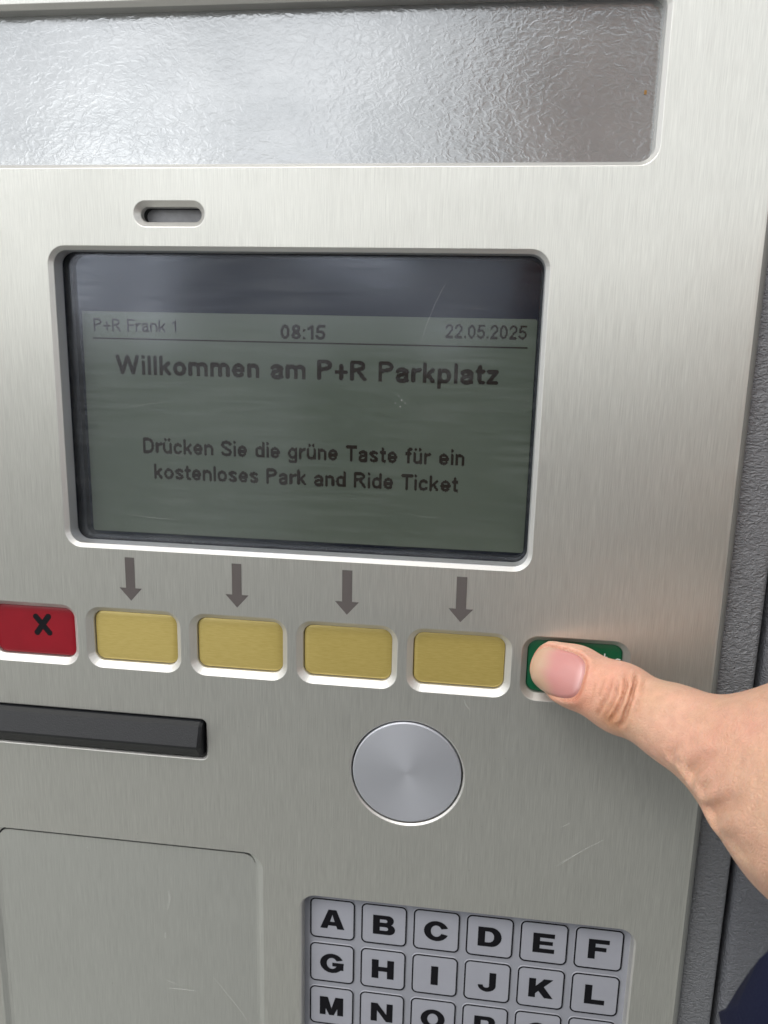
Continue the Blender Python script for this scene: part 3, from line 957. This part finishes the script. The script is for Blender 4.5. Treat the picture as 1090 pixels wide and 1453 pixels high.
def hand_base(P):
    d = rcone(P, T0 + lat * 1.7, T1 + lat * 1.7, 4.2, 5.0)
    d = smin(d, rcone(P, T0 - lat * 1.7, T1 - lat * 1.7, 4.2, 5.0), 3)
    d = smin(d, rcone(P, T1 + lat * 1.3, T2 + lat, 5.0, 6.2), 4)
    d = smin(d, rcone(P, T1 - lat * 1.3, T2 - lat, 5.0, 6.2), 4)
    th = smin(d, rcone(P, T2, T3, 6.8, 7.3), 4)
    th = smin(th, rcone(P, T3, T4, 7.3, 7.8), 6)
    th = smin(th, rcone(P, T4, CMC, 7.8, 20.3), 10)
    pl = rcone(P, CMC, WR, 20.3, 18.8)
    pl = smin(pl, rcone(P, WR + np.array((-10, 10, -4)), MCPS[0], 14, 12.7), 10)
    for i, m_ in enumerate(MCPS[1:]):
        pl = smin(pl, rcone(P, WR + np.array((2 + 7 * i, 6 - 3 * i, -4)), m_, 14, 11.2 - .6 * i), 6)
    h = smin(th, pl, 13)
    for i, (fg, r) in enumerate(zip(FING, FR)):
        pts = [MCPS[i]] + [np.array(x, float) for x in fg]
        f = rcone(P, pts[0], pts[1], r * 1.08, r * .95)
        f = smin(f, rcone(P, pts[1], pts[2], r * .95, r * .86), 2)
        f = smin(f, rcone(P, pts[2], pts[3], r * .86, r * .72), 2)
        h = smin(h, f, 6)
    h = smin(h, rcone(P, WR + np.array((2, -2, 2)), WR + np.array((2, -14, 44)), 20, 26), 8)
    # the pad flattens where it meets the button face
    return h
def polyd(P, L_, taper=None):
    """distance to a polyline, and how strong the fold still is at the nearest point of it"""
    best = np.full(len(P), 1e9); par = np.zeros(len(P)); n = len(L_) - 1
    for i, (a, b) in enumerate(zip(L_[:-1], L_[1:])):
        d = b - a; t = np.clip(((P - a) @ d) / (d @ d), 0, 1)
        q = np.linalg.norm(P - a - t[:, None] * d, axis=1)
        par = np.where(q < best, (i + t) / n, par); best = np.minimum(best, q)
    if taper == 'both':
        f = np.clip(np.minimum(par, 1 - par) / .22, 0, 1)
    else:
        f = 1 - par
    return best, f * f * (3 - 2 * f)
def hit(x, y, F=hand_base):
    o = np.array((0., 0., CAMW)); d = unit(px(x, y, 0) - o); t = 60.
    for _ in range(80):
        s = F((o + d * t)[None])[0]
        t += s * 0.8
        if abs(s) < 0.02 or t > 330:
            break
    return (o + d * t) if t < 300 else None
def trace(pts):
    L_ = [hit(*q) for q in pts]
    return [q for q in L_ if q is not None]
CREASE = [  # photo points, depth mm, half width mm
    ([(905, 950), (902, 968), (897, 990), (891, 1008), (885, 1024), (876, 1036)], .62, .40),
    ([(887, 953), (889, 975), (882, 997), (873, 1012), (862, 1028)], .60, .42),
    ([(871, 956), (866, 975), (861, 990), (852, 1007), (846, 1020)], .40, .42),
    ([(878, 962), (875, 985), (867, 1004), (857, 1022)], .36, .40),
    ([(896, 956), (896, 980), (889, 1003), (880, 1020)], .30, .38),
    ([(860, 960), (853, 978), (850, 992)], .24, .42),
    ([(914, 958), (912, 980), (905, 1003), (898, 1022)], .18, .45),
    ([(846, 966), (842, 984), (838, 1000)], .15, .45),
    ([(944, 1091), (953, 1072), (970, 1052)], .45, .8),
    ([(956, 1102), (966, 1082), (986, 1062)], .45, .8),
    ([(974, 1118), (981, 1096), (1003, 1076), (1030, 1064)], 1.25, 1.2),
    ([(988, 1138), (1000, 1119), (1028, 1101)], .55, 1.0),
    ([(998, 1165), (1010, 1151), (1036, 1137), (1068, 1127)], 1.35, 1.25),
    ([(1006, 1186), (1020, 1169), (1052, 1154)], .40, 1.2),
    ([(1018, 1208), (1036, 1193), (1072, 1177)], .45, 1.4),
    ([(1035, 1230), (1055, 1212), (1088, 1198)], .35, 1.4),
    ([(930, 1000), (950, 1020), (958, 1045)], .12, .8),
    ([(945, 992), (968, 1012), (980, 1035)], .12, .9),
    ([(968, 1000), (1000, 1020), (1020, 1045)], .14, 1.1),
]
CR = [(trace(p), d, w, 'both' if w < .6 or d < .2 else 'out') for p, d, w in CREASE]
CR = [c for c in CR if len(c[0]) > 1]
# nail frame
NC = hit(789, 953)
NW, NL = 5.5, 6.8                      # half width, half length
n_t = unit(tax + 0.16 * lat)
lat_n = np.cross(nrm, n_t)
def nail_uv(P):
    q = P - NC
    return q @ n_t, q @ lat_n, q @ nrm
def hand(P):
    h = hand_base(P)
    for L_, d, w, tp in CR:
        A_ = np.array(L_); near = np.flatnonzero(np.all((P > A_.min(0) - 5 * w) & (P < A_.max(0) + 5 * w), 1))
        if not len(near):
            continue
        k_, f_ = polyd(P[near], L_, tp); d = d * f_
        h[near] = h[near] + d * np.exp(-(k_ / w) ** 2) - d * 0.42 * np.exp(-((k_ - w * 2.5) / (w * 1.2)) ** 2)
    s, t, z = nail_uv(P)
    # fold round the nail: the plate lies in a shallow bed, skin swells at its back and sides
    e = np.sqrt((np.clip(s, -20, 20) / NL) ** 2 + (t / NW) ** 2 * 1.0)
    e4 = ((np.abs(s + .4) / (NL + .3)) ** 3.2 + (np.abs(t) / NW) ** 3.2) ** (1 / 3.2)
    near = np.exp(-np.clip(np.abs(z) - 3.0, 0, 9) ** 2 / 4)
    h = h + near * 0.55 / (1 + np.exp(np.clip((e4 - 1.0) * 34, -40, 40)))
    fold = np.exp(-((e4 - 1.16) / .12) ** 2) * near * (s > -5.0)
    h = h - 0.38 * fold
    # button face stops the pad
    return np.maximum(h, (-1.97 - P[:, 2]) * 0.9)
HP, HF = surface(hand, (4, -170, -4), (186, 52, 118), 0.48)
s_, t_, z_ = nail_uv(HP)
tone = np.ones((len(HP), 3))
def blend(mask, col):
    global tone
    tone = tone * (1 + mask[:, None] * (np.array(col) - 1))
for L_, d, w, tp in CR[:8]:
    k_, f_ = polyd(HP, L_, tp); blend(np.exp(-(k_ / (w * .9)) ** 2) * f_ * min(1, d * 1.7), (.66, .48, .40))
for L_, d, w, tp in CR[8:]:
    k_, f_ = polyd(HP, L_, tp); blend(np.exp(-(k_ / (w * .8)) ** 2) * f_ * min(1, d * .4), (.88, .74, .66))
kn = np.linalg.norm(HP - hit(868, 1022), axis=1); blend(np.exp(-(kn / 3.0) ** 2) * .8, (.86, .68, .50))
kn = np.linalg.norm(HP - hit(822, 1000), axis=1); blend(np.exp(-(kn / 4.0) ** 2) * .8, (.98, .74, .68))
kn = np.linalg.norm(HP - hit(840, 960), axis=1); blend(np.exp(-(kn / 6.5) ** 2) * .6, (1.02, .86, .82))
low = 1 / (1 + np.exp(-( (HP - T3) @ np.array((.45, -.85, .1)) - 6) / 6)); blend(low * .7, (.98, 1.04, .96))
up = np.exp(-(np.linalg.norm(HP - hit(1045, 1010), axis=1) / 16) ** 2); blend(up * .7, (1.04, .93, .93))
kn = np.linalg.norm(HP - hit(882, 985), axis=1); blend(np.exp(-(kn / 6.0) ** 2) * .6, (1.0, .86, .80))
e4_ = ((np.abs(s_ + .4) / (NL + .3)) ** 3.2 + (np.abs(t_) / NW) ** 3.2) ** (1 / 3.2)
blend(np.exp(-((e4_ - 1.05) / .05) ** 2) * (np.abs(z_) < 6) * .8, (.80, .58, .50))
HAND = mesh_from('hand', HP, HF, M['skin'], PE, tone)
for nm, ax in (('along', tax), ('side', lat)):
    at = HAND.data.attributes.new(nm, 'FLOAT', 'POINT'); at.data.foreach_set('value', ((HP - T0) @ ax).astype(np.float32))

# thumb nail: its own curved plate
nu, nv = 40, 36
pts, nt_, ac = [], [], []
for i in range(nu + 1):
    for j in range(nv + 1):
        a = -1 + 2 * i / nu; b = -1 + 2 * j / nv
        # square -> superellipse disc
        p_ = 3.0; f_ = max(abs(a), abs(b)); n_ = (abs(a) ** p_ + abs(b) ** p_) ** (1 / p_)
        if n_ > 1e-6:
            a, b = a * f_ / n_, b * f_ / n_
        s = a * (NL + .15) - .4; t = b * (NW - .1)
        pts.append(NC + n_t * s + lat_n * t + nrm * 3.0); nt_.append((a, b)); ac.append(b)
pts = np.array(pts); nt_ = np.array(nt_)
for _ in range(40):
    pts = pts - nrm * (hand_base(pts) * 0.8)[:, None]
ed = np.clip((np.abs(nt_) ** 3).sum(1) ** (1 / 3), 0, 1)
pts = pts + nrm * (0.05 - 0.55 * np.clip((ed - .90) / .10, 0, 1) ** 2)[:, None]
a_, b_ = nt_[:, 0], nt_[:, 1]
tip = np.clip((-a_ - .06 + .20 * b_ ** 2 + .05 * np.sin(b_ * 7) - .12 * b_ + .05) / .66, 0, 1)[:, None]; tip = tip * tip * (3 - 2 * tip)
pink = np.array((.49, .222, .205)); free = np.array((.47, .315, .215)); lun = np.array((.62, .40, .385))
ncol = pink * (1 - tip) + free * tip
lu = np.clip((a_ - .72) / .2, 0, 1)[:, None] * np.clip(1 - b_ ** 2, 0, 1)[:, None]; ncol = ncol * (1 - lu * .7) + lun * lu * .7
rim = np.clip((-a_ - .86) / .1, 0, 1)[:, None]; ncol = ncol * (1 - rim * .35) + np.array((.62, .50, .38)) * rim * .35
q = []
for i in range(nu):
    for j in range(nv):
        k_ = i * (nv + 1) + j; q.append((k_, k_ + nv + 1, k_ + nv + 2, k_ + 1))
q = np.array(q)
NO = mesh_from('thumbnail', pts, q, M['nail'], HAND, ncol)
at = NO.data.attributes.new('across', 'FLOAT', 'POINT'); at.data.foreach_set('value', np.array(ac, np.float32))

# jacket: sleeve to the wrist, body, other arm in the pocket
EL = np.array((150., -180., 270.)); SH = np.array((258., -70., 492.)); BODY = np.array((78., 0., 470.))
SHL = np.array((-100., -70., 510.)); ELL = np.array((-150., -320., 540.)); WRL = np.array((-80., -520., 470.))
CUF = np.array((84., -99., 54.))
def jacket(P):
    d = rcone(P, CUF, EL, 42, 54)
    d = smin(d, rcone(P, EL, SH, 54, 66), 20)
    d = smin(d, rcone(P, SH, SHL, 62, 62), 30)
    for dx in (-95, 0, 95):
        d = smin(d, rcone(P, (78 + dx, -130, 515), (78 + dx * .95, -640, 520), 108, 118), 40)
    d = smin(d, rcone(P, (78, -10, 505), (78, -60, 505), 62, 80), 30)
    d = smin(d, rcone(P, SHL, ELL, 64, 54), 25)
    d = smin(d, rcone(P, ELL, WRL, 54, 42), 20)
    fx = unit(EL - CUF)
    s = (P - CUF) @ fx
    fold = np.sin(s / 6.5 + 0.05 * P[:, 0] + 1.2 * np.sin(P[:, 1] / 21.0)) * 1.6 * np.exp(-np.clip(s - 10, 0, 400) / 120)
    d = d + fold
    d = np.maximum(d, -(s - 2))                                    # cuff opening
    inn = rcone(P, CUF - fx * 20, CUF + fx * 45, 33, 35)
    d = np.maximum(d, -inn)
    return d
JP, JF = surface(jacket, (-240, -800, 30), (360, 80, 665), 4.5)
mesh_from('jacket', JP, JF, M['navy'], PE)
HC = np.array((82., 190., 500.))
def head(P):
    d = ellip(P, HC + np.array((0, 22, 8)), (76, 92, 95))
    d = smin(d, ellip(P, HC + np.array((0, -38, -22)), (58, 66, 66)), 30)
    d = smin(d, rcone(P, HC + np.array((0, -45, 18)), HC + np.array((0, -170, 25)), 56, 62), 25)
    d = smin(d, rcone(P, HC + np.array((0, 12, -82)), HC + np.array((0, -22, -103)), 8, 14), 9)
    for s in (-1, 1):
        d = np.maximum(d, -ellip(P, HC + np.array((31 * s, 8, -100)), (19, 12, 20))) * 1.0
        d = smin(d, ellip(P, HC + np.array((80 * s, -8, 12)), (9, 32, 20)), 6)
    d = smin(d, ellip(P, HC + np.array((0, -50, -82)), (24, 5, 9)), 5)
    d = smin(d, ellip(P, HC + np.array((0, -61, -80)), (20, 5, 9)), 5)
    d = smin(d, ellip(P, HC + np.array((0, -90, -66)), (20, 16, 16)), 12)
    return d
P_, F_ = surface(head, HC + np.array((-110, -190, -130)), HC + np.array((110, 130, 130)), 3.2)
HEAD = mesh_from('head', P_, F_, M['skin'], PE, np.ones((len(P_), 3)))
def hair(P):
    d = head(P) - 9 - 2.5 * np.sin(P[:, 0] / 7 + P[:, 1] / 23) * np.sin(P[:, 2] / 9)
    q = P - HC
    cut = np.maximum(-(q[:, 1] - 52 + np.clip(q[:, 2] + 40, 0, 70) * 1.6), -(q[:, 1] + 60))
    return np.maximum(d, cut)
P_, F_ = surface(hair, HC + np.array((-115, -120, -125)), HC + np.array((115, 145, 135)), 4.5)
mesh_from('hair', P_, F_, M['hair'], PE)
for s in (-1, 1):
    def eye(P, s=s): return ellip(P, HC + np.array((31 * s, 8, -74)), (12.5, 12.5, 12.5))
    P_, F_ = surface(eye, HC + np.array((31 * s - 16, -8, -90)), HC + np.array((31 * s + 16, 24, -58)), 2.5, 4)
    mesh_from('eye', P_, F_, M['eye'], HEAD)
GZ = zg
def legs(P):
    d = np.full(len(P), 1e9)
    for s in (-1, 1):
        l_ = smin(rcone(P, (78 + 82 * s, -690, 480), (78 + 95 * s, -1000, 470), 98, 66), rcone(P, (78 + 95 * s, -1000, 470), (78 + 100 * s, GZ + 70, 490), 66, 52), 15)
        d = np.minimum(d, l_)
    return np.maximum(smin(d, ellip(P, (78, -690, 480), (185, 90, 120)), 30), -(P[:, 1] - GZ - 25))
P_, F_ = surface(legs, (-160, GZ, 340), (320, -560, 640), 9.0)
mesh_from('trousers', P_, F_, M['denim'], PE)
for s in (-1, 1):
    def shoe(P, s=s):
        return np.maximum(smin(rcone(P, (78 + 100 * s, GZ + 38, 520), (78 + 112 * s, GZ + 30, 340), 44, 38), rcone(P, (78 + 100 * s, GZ + 40, 500), (78 + 100 * s, GZ + 90, 495), 46, 46), 15), -(P[:, 1] - GZ - 0.5))
    P_, F_ = surface(shoe, (78 + 110 * s - 80, GZ - 20, 270), (78 + 110 * s + 80, GZ + 160, 600), 6.0)
    mesh_from('shoe', P_, F_, M['shoe'], PE)
